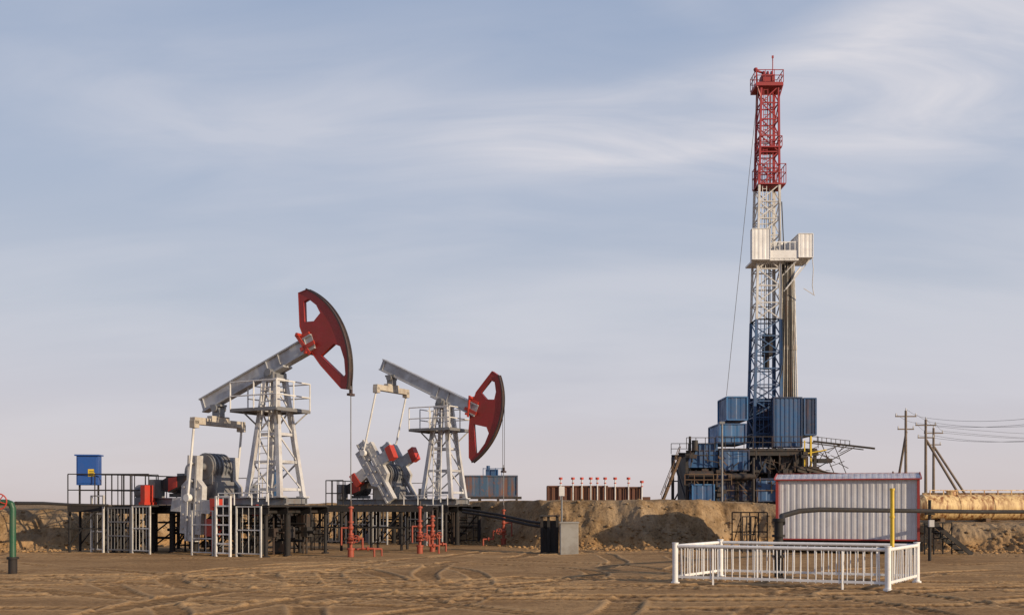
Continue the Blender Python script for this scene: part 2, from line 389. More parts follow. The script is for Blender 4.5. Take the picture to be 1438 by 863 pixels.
    ca=math.radians(cang); sx,sz=-3.0,1.4; d=V((math.cos(ca),0,math.sin(ca))); pz=V((-d.z,0,d.x)); S=V((sx,0,sz))
    pin=S+d*1.15
    for y in(-1.22,1.22):
        b=MB(); b.cyl((ex,y,ez-.15),pin+V((0,y,0)),.045,n=8); b.cyl(pin+V((0,y-.09,0)),pin+V((0,y+.09,0)),.14); b.build('pitman_arm',E,['white'])
    for y in(-.93,.93):
        b=MB()
        f=lambda u,v,x:S+d*u+pz*v+V((0,y+x,0))
        slot=lambda a,c:[(a,-.06),(c,-.06),(c,.06),(a,.06)]
        b.plate([(s0,-.17),(s1,-.17),(s1,.17),(s0,.17)],[slot(.45,.8),slot(1.35,1.6)] if s1>2 else [slot(.45,.8),slot(-1.,-.6)],f,.16)
        for vv in(-.2,.2): b.plate([(s0,vv-.04),(s1,vv-.04),(s1,vv+.04),(s0,vv+.04)],[],f,.30)
        for i in range(5):
            u=s0+.3+(s1-s0-.6)*i/4; b.cyl(f(u,.0,-.18),f(u,.0,.18),.05,n=8)
        cr=b.build('crank_arm',E,['crank'])
        m=(s0+s1)/2+.3
        for sg in(-1,1):
            b=MB(); lo,hi=.245,.52
            b.plate([(m-1.0,sg*lo),(m+1.0,sg*lo),(m+1.0,sg*hi),(m-.75,sg*hi)],[],f,.24,0)
            b.plate([(m-.28,sg*(hi+.004)),(m+.22,sg*(hi+.004)),(m+.22,sg*1.02),(m-.28,sg*.95)],[],f,.26,0)
            if s1<2 or sg>0: b.plate([(m-.34,sg*.96),(m+.28,sg*1.03),(m+.28,sg*1.34),(m-.34,sg*1.26)],[],f,.36,1)
            for k in(-.7,-.2,.3,.8): b.cyl(f(m+k,sg*.38,-.16),f(m+k,sg*.38,.16),.045,n=8)
            b.build('counterweight',cr,['crank','brightred'])
    b=MB(); b.box((sx,0,.55),(1.2,.9,.6)); b.cyl((sx,-.5,sz),(sx,.5,sz),.46,n=24); b.cyl((sx-.65,-.5,sz-.15),(sx-.65,.5,sz-.15),.32,n=20); b.box((sx-.3,0,1.0),(1.4,.95,.5))
    for y in(-.4,-.2,0,.2,.4): b.cyl((sx,y-.03,sz),(sx,y+.03,sz),.52,n=24)
    b.cyl((sx,-.95,sz),(sx,.95,sz),.14)
    b.build('gearbox',E,['silverdark'])
    b=MB(); b.cyl((-4.9,-.15,.75),(-4.9,.75,.75),.32,n=20); b.cyl((-4.9,-.25,.75),(-4.9,-.15,.75),.24); b.box((-4.9,.3,.36),(.6,.8,.14)); b.box((-4.9,.3,1.12),(.3,.3,.16))
    for i in range(8): b.cyl((-4.9,-.05+i*.1,.75),(-4.9,-.02+i*.1,.75),.345,n=16)
    b.build('electric_motor',E,['silverdark'])
    b=MB(); f=lambda u,v,x:V((u,-.5+x,v)); b.plate([(-5.1,.55),(-4.7,.45),(-3.9,.80),(-3.8,1.1),(-4.8,1.05),(-5.15,.9)],[],f,.12); 
    b.plate([(-4.75,.5),(-4.3,.66),(-4.3,1.05),(-4.75,1.0)],[],lambda u,v,x:V((u,-.565+x,v)),.02,1); b.build('belt_guard',E,['rigdark','brightred'])
    for (c_,z_) in (((-1.5,.55,.45),(.3,.3,.6)),((-5.3,-.6,.6),(.28,.5,.7))): b=MB(); b.box(c_,z_); b.build('junction_box',E,['silverdark'])
    R=rad(-tilt); cz=zc-1.15-(23-tilt)/44*2.2
    b=MB()
    for y in(-.08,.08):
        b.cyl((R+.06,y,zc),(R+.06,y,cz),.011,n=6)
        pts=[U((rad(a)+.045)*math.cos(math.radians(a)),(rad(a)+.045)*math.sin(math.radians(a)),y) for a in range(int(-tilt),A,5)]
        for p,q in zip(pts[:-1],pts[1:]): b.cyl(p,q,.011,n=5)
    b.build('bridle_cable',E,['cable'])
    b=MB(); b.box((R+.06,0,cz),(.12,.3,.08)); b.box((R+.06,0,cz+.1),(.09,.09,.16)); b.build('carrier_bar',E,['darkface'])
    b=MB(); b.cyl((R+.06,0,cz+.3),(R+.06,0,-.1),.018,n=8); b.build('polished_rod',E,['silverdark'])
    return R+.06
PA=(-8.55,36.,1.8); PB=(-3.1,45.4,1.8)
RA=pumpjack('silver pumpjack with raised dark red horse head on black steel platform',PA,20.8,-93,-.4,2.75,5.05)
RB_=pumpjack('silver pumpjack with lowered dark red horse head and red tipped counterweights',PB,-25,122,-1.45,1.75,5.0)
def loc2w(P,x,y,z=0): c,s=math.cos(ROT),math.sin(ROT); return V((P[0]+x*c-y*s,P[1]+x*s+y*c,z))
def platform(label,P,xr,lat,extras=False):
    E=thing('steel_platform',label,'platform',(P[0],P[1],0),ROT,'steel platforms under the pumpjacks')
    b=MB(); z=1.78
    b.bx(xr,1.1,-.70,.70,z-.06,z); b.bx(-1.3,1.1,-lat,-.705,z-.06,z); b.bx(-1.3,1.1,.705,lat,z-.06,z); b.bx(xr,-4.7,-lat,-.705,z-.06,z); b.bx(xr,-4.7,.705,lat,z-.06,z)
    b.build('deck',E,['black'])
    b=MB()
    for y in(-.62,.62,lat): b.ibeam((xr,y,z-.19),(1.12,y,z-.19),.14,.26,.025)
    b.ibeam((xr,-lat,z-.19),(-4.6,-lat,z-.19),.14,.26,.025); b.ibeam((-1.4,-lat,z-.19),(1.12,-lat,z-.19),.14,.26,.025)
    for x in np.arange(xr,1.2,1.2):
        y_=-.6 if -4.6<x<-1.4 else -lat
        b.beam((x,y_,z-.2),(x,lat,z-.2),.1,.16)
    b.build('deck_beam',E,['black'])
    xsn=[xr+.1,(xr-4.6)/2,-4.6,-3.4,-2.4,-1.4,-.2,1.0]
    for i,x in enumerate(xsn):
        for y in(-lat,-.5,lat):
            if y==-lat and -4.5<x<-1.5: continue
            c=MB(); c.cyl((x,y,-.15),(x,y,z-.3),.07 if abs(y)>.6 else .11,n=10); c.box((x,y,z-.3),(.24,.24,.03)); c.cyl((x,y,-.05),(x,y,.04),.15,n=10); c.build('column',E,['black'])
    b=MB()
    for i in range(7):
        a,c=xsn[i],xsn[i+1]
        for y in(-lat,lat):
            if y<0 and a>-4.7 and c<-1.3: y=-.5
            if i%2==0: b.beam((a,y,.1),(c,y,z-.35),.045)
            else: b.beam((a,y,z-.35),(c,y,.1),.045)
            b.beam((a,y,.95),(c,y,.95),.05)
        b.cyl((a,.4,.5+.2*(i%2)),(c,.4,.5+.2*(i%2)),.05,n=8)
        b.beam((a,-.5,.2),(a,lat,1.4),.045)
    b.cyl((xr+.2,lat*.6,.8),(1.,lat*.6,.8),.06,n=8); b.cyl((xr+.2,lat*.3,1.1),(1.,lat*.3,1.1),.04,n=8)
    b.build('bracing',E,['black'])
    for i in range(20):
        b=MB(); x=random.uniform(xr+.3,.8); y=random.uniform(-.4,lat-.2); s_=random.uniform(.15,.4); zz=random.choice([.25,.8,1.2]); b.box((x,y,zz),(s_,s_,s_*1.2))
        b.cyl((x,y,zz),(x,y,1.6),.03,n=6); b.cyl((x,y,zz),(x+random.uniform(-.8,.8),y,zz),.03,n=6); b.cyl((x,y,0),(x,y,zz),.04,n=6)
        b.build('underdeck_pipe',E,['rigdark' if i%4 else 'silverdark'])
    b=MB(); r=.025
    pts=[(-4.7,lat),(xr,lat),(xr,0),(xr,-lat),(xr+1.0,-lat)]
    for i,p in enumerate(pts):
        b.cyl((*p,z),(*p,z+1.15),r,n=6)
        if i<len(pts)-1:
            q=pts[i+1]
            for h in(.55,1.15): b.cyl((*p,z+h),(*q,z+h),r,n=6)
            for k in(.33,.66): m=(p[0]+(q[0]-p[0])*k,p[1]+(q[1]-p[1])*k); b.cyl((*m,z),(*m,z+1.15),r*.8,n=6)
    b.build('handrail',E,['black'])
    b=MB()
    for x in np.arange(xr+.2,1.1,.38): b.cyl((x,lat+.05,.1),(x,lat+.05,z-.1),.016,n=6)
    for zz in(.15,.7,1.2): b.cyl((xr,lat+.05,zz),(1.1,lat+.05,zz),.02,n=6)
    b.build('lower_guard_rail',E,['rigdark'])
    b=MB()
    for x in(-4.4,-3.6,-2.8,-2.): b.cyl((x,lat-.05,z-.3),(x,lat-.05,z+1.05),.022,n=6)
    for h in(.5,1.05): b.cyl((-4.4,lat-.05,z+h),(-2.,lat-.05,z+h),.022,n=6)
    b.build('side_rail',E,['panelgrey'])
    b=MB()
    for x in(-1.25,-.5,.3,1.05): b.cyl((x,-lat+.06,z-.3),(x,-lat+.06,z+.42),.022,n=6)
    b.cyl((-1.25,-lat+.06,z+.42),(1.05,-lat+.06,z+.42),.022,n=6)
    b.build('toe_rail',E,['white'])
    if extras:
        b=MB(); b.box((-1.72,-1.35,.98),(.42,.32,.62)); b.cyl((-1.72,-1.35,-.1),(-1.72,-1.35,.7),.04,n=8); b.cyl((-1.72,-1.35,.9),(-1.3,-1.35,.9),.05,n=8); b.build('valve_box',E,['brightred'])
        b=MB(); b.box((-5.35,-1.0,z+.42),(.22,.5,.66)); b.box((-5.35,-1.0,z+.06),(.3,.6,.1)); b.build('drive_cover',E,['brightred'])
        b=MB(); b.cyl((-5.9,-.9,z+.5),(-5.5,-.9,z+.5),.28,n=18); b.box((-5.7,-.9,z+.15),(.4,.5,.28)); b.build('auxiliary_motor',E,['silverdark'])
    return E
platform('black steel platform on pipe columns under a raised pumpjack',PA,-6.6,1.6,True)
platform('black steel platform on pipe columns under a lowered pumpjack',PB,-5.6,1.45)
def panel(label,P,x0,x1,y,h,bars,rails,mat='panelgrey',z0=0.,w_=1.):
    p=loc2w(P,x0,y); L_=x1-x0
    b=MB()
    for x in(0,L_): b.beam((x,0,z0-.1),(x,0,z0+h),.055*w_)
    for k in range(rails): z=z0+.12+(h-.14)*k/(rails-1); b.beam((0,0,z),(L_,0,z),.03*w_,.04*w_)
    for k in range(bars): x=L_*(k+1)/(bars+1); b.beam((x,0,z0+.1),(x,0,z0+h),.018*w_)
    return b.build('guard_panel',None,[mat],(p.x,p.y,0),ROT,label=label,category='guard rail',group='guard rail panels around the pumpjack platforms')
wl='dusty white steel guard panel beside the pumpjack platform'
dl='dark steel guard panel with thin bars below the platform'
panel(wl,PA,-7.35,-6.7,-1.9,2.15,1,4,w_=1.2)
panel(dl,PA,-6.5,-5.3,-1.85,1.7,6,4,'silverdark')
panel(wl,PA,-5.2,-4.3,-1.85,1.75,4,3,'panelgrey')
panel(wl,PA,-2.2,-1.2,-1.85,1.6,2,4,'panelgrey')
panel('narrow white ladder like guard panel in front of the platform',PA,-.95,-.30,-1.95,2.1,1,7,'white',w_=1.3)
panel(wl,PA,-.15,.95,-1.8,1.75,3,3)
panel(dl,PB,-5.4,-4.2,-1.75,1.7,5,3,'silverdark')
panel(dl,PB,-4.0,-2.9,-1.75,1.7,5,3,'silverdark')
panel(wl,PB,-2.7,-1.9,-1.75,1.6,3,3)
panel(dl,PB,-.9,.1,-1.75,1.7,3,4,'silverdark')
panel(wl,PB,.2,1.0,-1.75,1.8,2,4)
def walkway(label,loc,x0,x1,hw,top,rot=0,rail=True,low=-.1):
    E=thing('walkway',label,'walkway',loc,rot,'black steel walkways joining the platforms')
    b=MB(); b.bx(x0,x1,-hw,hw,1.69,1.75)
    for y in(-hw,hw): b.beam((x0,y,1.62),(x1,y,1.62),.08,.2)
    b.build('deck',E,['black'])
    n=max(2,round((x1-x0)/1.1))
    for k in range(n+1):
        for y in(-hw+.05,hw-.05): b=MB(); x=x0+.05+(x1-x0-.1)*k/n; b.cyl((x,y,low),(x,y,1.6),.055,n=8); b.build('post',E,['black'])
    for sd_ in(-hw,hw):
        b=MB()
        for k in range(n):
            xa=x0+(x1-x0)*k/n; xb=x0+(x1-x0)*(k+1)/n
            b.beam((xa,sd_,.2),(xb,sd_,1.5),.04); b.beam((xa,sd_,.9),(xb,sd_,.9),.04)
        b.build('bracing',E,['black'])
    if rail:
        b=MB(); m=round((x1-x0)/.9)
        for y in(-hw,hw):
            for z in((top-1.75)*.5+1.75,top): b.cyl((x0,y,z),(x1,y,z),.022,n=6)
            for k in range(m+1): x=x0+(x1-x0)*k/m; b.cyl((x,y,1.7),(x,y,top),.022,n=6)
        b.build('handrail',E,['black'])
walkway('black steel walkway with pipe handrails beside the platform',(-15.3,38.1,0),-1.45,1.6,.5,2.95)
walkway('low black steel walkway between the two pumpjack platforms',(-5.6,39.6,0),-2.3,2.6,.6,2.5,-.1,False)
def cabinet(label,loc,w=.8,h=1.1,legs=.8,sticker=True,mat='bluebright'):
    E=thing('control_cabinet',label,'control cabinet',loc,.12,'electrical control cabinets')
    b=MB(); b.box((0,0,legs+h/2),(w,.45,h)); b.build('body',E,[mat],bevel=.015)
    b=MB(); b.box((0,-.235,legs+h/2),(w-.1,.03,h-.12)); b.box((w/2-.12,-.262,legs+h*.5),(.03,.03,.16)); b.build('door',E,[mat],bevel=.006)
    b=MB(); b.box((0,0,legs+h+.03),(w+.1,.6,.05)); b.build('rain_hood',E,[mat])
    if sticker:
        b=MB(); b.box((w*.2,-.256,legs+h*.42),(.25,.008,.28),0)
        for z in(.06,0,-.08): b.box((w*.2,-.262,legs+h*.42+z),(.16,.004,.02),1)
        b.build('warning_sticker',E,['yellow','black'])
    for x in(-w/2+.06,w/2-.06): b=MB(); b.beam((x,0,0),(x,0,legs),.06); b.build('leg',E,['black'])
cabinet('bright blue control cabinet with yellow sticker on steel walkway',(-16.1,37.95,1.74))
cabinet('dark blue control cabinet behind the raised pumpjack tower',(-9.15,38.6,1.2),.5,1.1,.8,False,'blue')
E=thing('green_riser','green standpipe with red handwheel and black base','pipe riser',(-13.02,26,0))
b=MB(); b.cyl((0,0,.38),(0,0,1.72),.08,n=16); b.tube([(0,0,1.7),(-.04,0,1.82),(-.14,0,1.86)],.078); b.build('riser_pipe',E,['green'])
b=MB(); b.cyl((0,0,-.1),(0,0,.4),.11,n=14); b.cyl((0,0,.38),(0,0,.44),.15,n=14); b.build('base',E,['black'])
b=MB(); b.cyl((-.14,0,1.86),(-.36,0,1.86),.08,n=14); b.cyl((-.22,-.3,1.88),(-.22,0,1.88),.025,n=8); b.build('valve_body',E,['green'])
b=MB(); b.torus((-.22,-.3,1.88),(.15,-1,.0),.2,.017,n=24,spokes=5); b.build('handwheel',E,['brightred'])
b=MB(); b.tube([W(22,706,26.2),W(60,706,30),W(100,708,36.5),W(152,709,37.3)],.05,mat=0); b.build('flow_pipe',None,['black'],label='thin black pipe running from green riser to platform',category='pipe')
# ---------------------------------------------------------------- wellheads
def wellhead(label,loc,hgt,arm,rot=0):
    E=thing('wellhead',label,'wellhead',loc,rot,'red wellheads on the well pad')
    b=MB(); b.cyl((0,0,-.1),(0,0,.3),.11); b.cyl((0,0,.3),(0,0,hgt),.055)
    for z in(.28,.5,.78,1.2,hgt-.05): b.cyl((0,0,z-.03),(0,0,z+.03),.14 if z<.6 else .10,n=12)
    b.ball((0,0,.63),.12); b.ball((0,0,1.0),.10); b.build('casing_head',E,['orange'])
    b=MB(); pts=[(0,0,.63),(arm*.5,0,.63),(arm*.5,0,.28),(arm,0,.28),(arm,0,-.1)]; b.tube(pts,.038); b.cyl((arm*.3,0,.63),(arm*.36,0,.63),.09); b.cyl((arm*.7,0,.28),(arm*.76,0,.28),.085)
    b.tube([(0,0,1.0),(-arm*.4,0,1.0),(-arm*.4,0,.4)],.03); b.build('flow_line',E,['orange'])
    b=MB(); b.torus((arm*.25,-.28,.63),(0,1,0),.12,.013); b.cyl((arm*.25,0,.63),(arm*.25,-.28,.63),.02); b.build('handwheel',E,['orange'])
    b=MB(); b.cyl((0,0,hgt),(0,0,hgt+.18),.045); b.build('stuffing_box',E,['darkface'])
    return E
wa=loc2w(PA,RA,0);wbp=loc2w(PB,RB_,0)
wellhead('tall red oxide wellhead beneath the raised pumpjack head',(wa.x,wa.y,0),1.75,.8,.1)
wellhead('tall red oxide wellhead beneath the lowered pumpjack head',(wbp.x,wbp.y,0),1.6,-.9,.1)
wellhead('tall red oxide wellhead standing between the platforms',(-3.4,36.8,0),1.75,.7,.2)
wellhead('short red oxide wellhead in front of the platform',(-3.05,38.2,0),1.4,.6,.6)
b=MB()
q=[W(494,768,34.6),W(536,770,35)]
for p in q: p.z=.25
b.tube(q,.035); 
for p in q: b.cyl((p.x,p.y,-.1),(p.x,p.y,.25),.03,n=8)
b.build('flow_pipe',None,['orange'],label='short red oxide flow pipe on low stands',category='pipe')
b=MB()
for k,(dz,dy) in enumerate(((0,0),(-.13,-.15))):
    a=[W(650,714,42),W(700,722,40.5),W(745,732,38.5),W(768,735,37.6)]
    b.tube([p+V((0,dy,dz)) for p in a],.055)
b.build('flow_pipe',None,['black'],label='pair of black pipes running down from platform to junction posts',category='pipe')
E=thing('pipe_support_frame','black steel frame of short columns holding pipe ends','pipe support',W(772,775,37.4)*1)
E.location.z=0
for x in(-.3,-.05,.28): b=MB(); b.beam((x,0,-.1),(x,0,1.35),.1,.1); b.build('column',E,['black'])
b=MB(); b.box((0,0,1.38),(.75,.3,.06)); b.box((.0,.12,.6),(.6,.04,1.2)); b.build('top_plate',E,['rigdark'])
E=thing('utility_box','grey concrete utility box with flat lid on sand','utility box',(W(799,776,36.6).x,36.6,0))
b=MB(); b.box((0,0,.52),(.66,.6,1.2)); b.build('body',E,['concrete'],bevel=.02)
b=MB(); b.box((0,0,1.145),(.72,.66,.05)); b.build('lid',E,['concrete'])
E=thing('marker_post','slim grey post with small white sign plate','marker post',(W(789,776,37).x,37.1,0))
b=MB(); b.cyl((0,0,-.1),(0,0,2.25),.035,n=8); b.build('post',E,['silverdark'])
b=MB(); b.box((0,-.06,2.3),(.2,.04,.36)); b.build('sign_plate',E,['white'])
# ---------------------------------------------------------------- fence enclosure
LF,RF,RB=V((3.75,22.9)),V((7.92,21.0)),V((9.42,23.2)); LB=LF+(RB-RF)
E=thing('fence','white painted steel picket fence enclosing a capped well','fence',(LF.x,LF.y,0))
cs=[LF,RF,RB,LB]; cs=[V((c.x-LF.x,c.y-LF.y,0)) for c in cs]; H=.88
for c in cs:
    b=MB(); b.cyl(c+V((0,0,-.1)),c+V((0,0,H+.03)),.065,n=14); b.cyl(c+V((0,0,H+.03)),c+V((0,0,H+.05)),.077,n=14); b.cyl(c+V((0,0,-.02)),c+V((0,0,.03)),.1,n=12); b.build('post',E,['whitefence'])
for i in range(4):
    a,c=cs[i],cs[(i+1)%4]; d=(c-a); l=d.length; dn=d/l; b=MB()
    b.cyl(a+V((0,0,H-.03))+dn*.06,c+V((0,0,H-.03))-dn*.06,.042,n=10)
    b.beam(a+V((0,0,.15))+dn*.06,c+V((0,0,.15))-dn*.06,.03,.055)
    n=round(l/.165)
    for k in range(1,n):
        p=a+dn*(l*k/n)+V((random.uniform(-.008,.008),0,0)); b.cyl(p+V((0,0,.10)),p+V((random.uniform(-.014,.014),0,H-.04)),.013,n=6)
    for k in ((.19,.8) if l>3 else ()): p=a+dn*l*k; b.beam(p+V((0,0,-.05)),p+V((0,0,H-.03)),.04)
    b.build('picket_panel',E,['whitefence'])
E=thing('capped_well_pipe','thick black standpipe inside the white picket fence','pipe riser',(6.58,24.6,0))
b=MB(); b.cyl((0,0,-.1),(0,0,1.38),.105,n=16); b.cyl((0,0,1.0),(0,0,1.06),.16,n=14); b.cyl((0,0,.5),(0,0,.56),.16,n=14); b.build('standpipe',E,['black'])
b=MB(); b.cyl((0,0,1.38),(0,0,1.46),.14,n=14); b.build('cap',E,['black'])
b=MB(); b.tube([V((6.68,24.6,1.35)),W(1098,724,25.2),W(1122,717,26),W(1150,715,26.8),W(1307,717,32),W(1370,718,34),W(1500,718,36)],.068,14)
p=W(1307,717,32); 
b.build('overhead_pipe',None,['black'],label='long black pipe carried on posts past the shed',category='pipe')
E=thing('pipe_post','black post with small grey meter box carrying pipe','pipe post',(p.x,p.y+.08,0))
b=MB(); b.cyl((0,0,-.1),(0,0,1.95),.05,n=10); b.box((0,0,1.5),(.25,.2,.05)); b.build('post',E,['black'])
b=MB(); b.box((.0,-.12,1.2),(.16,.1,.22)); b.build('meter_box',E,['silver'])
b=MB(); b.cyl((0,0,-.1),(0,0,2.12),.045,n=14); b.cyl((0,0,2.12),(0,0,2.17),.055,n=14); b.cyl((0,0,1.5),(0,0,1.54),.058,n=12)
b.build('marker_pole',None,['yellow'],(8.62,22.6,0),label='yellow painted steel marker pole inside the white fence',category='marker pole')
# ---------------------------------------------------------------- shed
E=thing('shed','white corrugated metal shed with red trim on steel skids','shed',(9.92,37.3,0),math.radians(-19.5))
w,dp,z0,z1=4.9,2.2,.5,2.74
b=MB(); b.corr((0,0,z0),(1,0,0),w,(0,0,1),z1-z0,(0,-1,0),.21,.011); b.corr((w,dp,z0),(-1,0,0),w,(0,0,1),z1-z0,(0,1,0),.21,.011)
b.corr((0,dp,z0),(0,-1,0),dp,(0,0,1),z1-z0,(-1,0,0),.21,.011); b.corr((w,0,z0),(0,1,0),dp,(0,0,1),z1-z0,(1,0,0),.21,.011)
b.bx(.02,w-.02,.02,dp-.02,z0,z0+.05)
for x in(0,w): b.add([(x,0,z1),(x,dp,z1),(x,dp/2,z1+.2)],[(0,1,2)])
b.build('wall',E,['shed'])
b=MB(); rz=z1+.22
b.corr((-.08,-.1,z1-.03),(1,0,0),w+.16,(0,dp/2+.1,rz-z1+.03),math.hypot(dp/2+.1,rz-z1+.03),(0,-.3,1),.21,.006)
b.corr((-.08,dp+.1,z1-.03),(1,0,0),w+.16,(0,-dp/2-.1,rz-z1+.03),math.hypot(dp/2+.1,rz-z1+.03),(0,.3,1),.21,.006)
b.build('roof',E,['shedroof'])
b=MB(); t=.09
for x in(.0,w):
    b.beam((x,-.05,z0),(x,-.05,z1-.03),t,t); b.beam((x,dp+.05,z0),(x,dp+.05,z1-.03),t,t)
b.beam((-.1,-.12,z1-.02),(w+.1,-.12,z1-.02),.03,.05); b.beam((-.1,dp+.12,z1-.02),(w+.1,dp+.12,z1-.02),.03,.05)
for x in(-.1,w+.1):
    b.beam((x,-.12,z1),(x,dp/2,rz+.02),.03,.05); b.beam((x,dp+.12,z1),(x,dp/2,rz+.02),.03,.05)
b.beam((-.1,dp/2,rz+.02),(w+.1,dp/2,rz+.02),.06,.012); b.beam((0,-.05,z0+.02),(w,-.05,z0+.02),.04,.05)
b.build('trim',E,['shedred'])
b=MB()
for y in(.15,dp-.15): b.ibeam((-.15,y,.3),(w+.15,y,.3),.2,.36,.04)
for x in(.1,w/2,w-.1): b.beam((x,0,.3),(x,dp,.3),.1,.2)
for x in(.1,w/2,w-.1):
    for y in(.15,dp-.15): b.bx(x-.15,x+.15,y-.15,y+.15,-.2,.12)
b.build('skid',E,['black'])
def rail(label,x,y,z,l,h,rot,n=5):
    b=MB()
    for k in range(n+1): b.cyl((l*k/n,0,-.2),(l*k/n,0,h),.025,n=6)
    for zz in(h*.5,h): b.cyl((0,0,zz),(l,0,zz),.025,n=6)
    for k in range(0,n,2): b.cyl((l*k/n,0,.1),(l*(k+1)/n,0,h*.9),.015,n=6)
    b.build('railing',None,['black'],(x,y,z),rot,label=label,category='railing',group='black pipe railings near the shed')
rail('black pipe railing on the sand bank beside the shed',8.5,38.5,.0,1.4,1.5,.1,4)
rail('black pipe railing on the sand bank beside the shed',8.6,37.2,.0,1.1,1.35,.9,3)
rail('low black pipe railing beside steel steps',14.9,36.0,.0,1.1,1.15,.2,3)
E=thing('steel_steps','black steel steps descending the sand bank','steps',(15.1,35.8,0),.1)
for y in(0,.6): b=MB(); b.beam((0,y,1.15),(1.5,y,.0),.05,.16); b.build('stringer',E,['black'])
for i in range(5): b=MB(); b.box((.15+.28*i,.3,1.0-.21*i),(.25,.6,.03)); b.build('tread',E,['black'])
# ---------------------------------------------------------------- rusty cream tank
E=thing('storage_tank','cream cylindrical tank streaked with rust on sand bank','tank',(14.9,43.2,1.0),.04)
b=MB(); b.cyl((2.9,0,.68),(10,0,.68),.56,n=40)
b.cyl((2.7,0,.68),(2.9,0,.68),.45,.56,n=40)
for x in(4.4,5.9,7.6,9.4): b.cyl((x-.03,0,.68),(x+.03,0,.68),.575,n=40)
b.build('shell',E,['tank']); 
for x in(3.6,5.6,8.): b=MB(); b.box((x,0,.06),(.2,1.0,.3)); b.build('saddle',E,['brown'])
b=MB()
for x in np.arange(3.2,9.8,.6): b.beam((x,-.15,1.18),(x,-.15,1.42),.035)
b.beam((3.2,-.15,1.42),(9.6,-.15,1.42),.03); b.cyl((3.,.15,1.28),(9.8,.15,1.28),.04,n=8)
b.build('top_rail',E,['tank'])
b=MB(); b.cyl((4.2,0,1.2),(4.2,0,1.38),.2); b.cyl((4.2,0,1.38),(4.2,0,1.42),.24); b.build('hatch',E,['tank'])
# ---------------------------------------------------------------- drilling rig
RX,RY,RZ=25.8,100.,1.75
E=thing('drilling_rig','tall drilling rig with red white and blue lattice mast','drilling rig',(RX,RY,RZ))
def r(px,py,y=0): return ((px-719)/1400*(RY+y)-RX,1.8-(py-708)/1400*(RY+y)-RZ)
def mastw(z):
    k=(z-10)/(41.6-10); return 1.30*(1-k)+.86*k
mcx=lambda z:-.45+.30*(z-10)/31
def mpt(sx,sy,z): w=mastw(z); return V((mcx(z)+sx*w,sy*w,z))
def section(name,z0,z1,mat,lg=.22,br=.09,parent=E):
    b=MB(); n=max(1,round((z1-z0)/1.6)); zz=[z0+(z1-z0)*i/n for i in range(n+1)]
    for sx in(-1,1):
        for sy in(-1,1): b.beam(mpt(sx,sy,z0),mpt(sx,sy,z1),lg)
    for i,z in enumerate(zz):
        for sy in(-1,1): b.beam(mpt(-1,sy,z),mpt(1,sy,z),br*1.2)
        for sx in(-1,1): b.beam(mpt(sx,-1,z),mpt(sx,1,z),br*1.2)
        if i<n:
            for sy in(-1,1):
                a=1 if (i+(sy>0))%2 else -1
                b.beam(mpt(-a,sy,z),mpt(a,sy,zz[i+1]),br); 
                if i%3==0: b.beam(mpt(a,sy,z),mpt(-a,sy,zz[i+1]),br)
            for sx in(-1,1):
                a=1 if i%2 else -1
                b.beam(mpt(sx,-a,z),mpt(sx,a,zz[i+1]),br)
    for o in(-.2,.2): b.beam(mpt(-.45,-.9,z0)+V((o,0,0)),mpt(-.45,-.9,z1)+V((o,0,0)),.06)
    for z in np.arange(z0,z1,.5): b.beam(mpt(-.45,-.9,z)-V((.2,0,0)),mpt(-.45,-.9,z)+V((.2,0,0)),.05)
    for o in(.3,.6): b.beam(mpt(o,0,z0),mpt(o,0,z1),.09)
    return b.build(name,parent,[mat])
section('mast_section',5.45,18.4,'rigblue',.26)
section('mast_section',18.4,31.8,'rigwhite')
section('mast_section',31.8,41.6,'rigred',.2,.09)
b=MB()
b.box((-.2,0,16.),(.9,.7,2.2)); b.box((-.3,0,14.3),(.5,.5,1.4)); 
for x in(-.3,-.1,.1,.3): b.cyl((x-.2,0,17),(x-.1,0,41),.03,n=5)
b.build('travelling_block',E,['rigdark'])
def gplat(name,x0,x1,y0,y1,z,mat,h=1.1,th=.18):
    b=MB(); b.bx(x0,x1,y0,y1,z-th,z)
    c=[(x0,y0),(x1,y0),(x1,y1),(x0,y1)]
    for i in range(4):
        p,q=V((*c[i],0)),V((*c[(i+1)%4],0)); n=max(2,int((q-p).length/.8))
        for k in range(n): m=p.lerp(q,k/n); b.beam(m+V((0,0,z)),m+V((0,0,z+h)),.06)
        for hh in(.55,1.): b.beam(p+V((0,0,z+h*hh)),q+V((0,0,z+h*hh)),.06)
    return b.build(name,E,[mat])
gplat('mast_balcony',-1.4,1.35,-1.2,1.2,31.9,'rigred',1.9,.12)
gplat('mast_balcony',-1.2,1.0,-1.1,1.1,35.6,'rigred',1.0,.12)
gplat('crown_platform',-1.6,1.1,-1.2,1.2,41.9,'rigred',1.2,.35)
b=MB(); b.box((-.2,0,42.5),(1.3,1.,.9)); 
b.beam((-1.2,0,42),(-1.3,0,43.7),.13); b.beam((-.9,.2,42),(-.6,.2,43.4),.12); b.beam((-1.5,0,43.6),(-.4,0,43.2),.16); b.ball((-1.35,0,43.6),.24)
b.beam((-1.5,-1.1,41.6),(-1.0,-.9,40.3),.1); b.beam((1.05,-1.1,41.6),(.7,-.9,40.3),.1)
b.build('crown_block',E,['rigred'])
for x in(-.6,-.2,.2): b=MB(); b.cyl((x-.06,0,42.95),(x+.06,0,42.95),.5,n=16); b.build('sheave',E,['rigred'])
b=MB(); b.cyl((.35,0,42),(.35,0,45.),.05,n=6); b.box((.35,0,44.9),(.18,.1,.25)); b.build('aerial',E,['rigred'])
b=MB(); xa,za=r(1057,364,-2.1); xb_,zb_=r(1081,321,-2.1); b.corrbox(xa,xb_,-2.1,-1.5,za,zb_,.4,.02,0,fw=.06)
b.build('wind_wall',E,['board'])
xa,za=r(1122,361,-1.8); xc_,zc_=r(1141,328,-1.8)
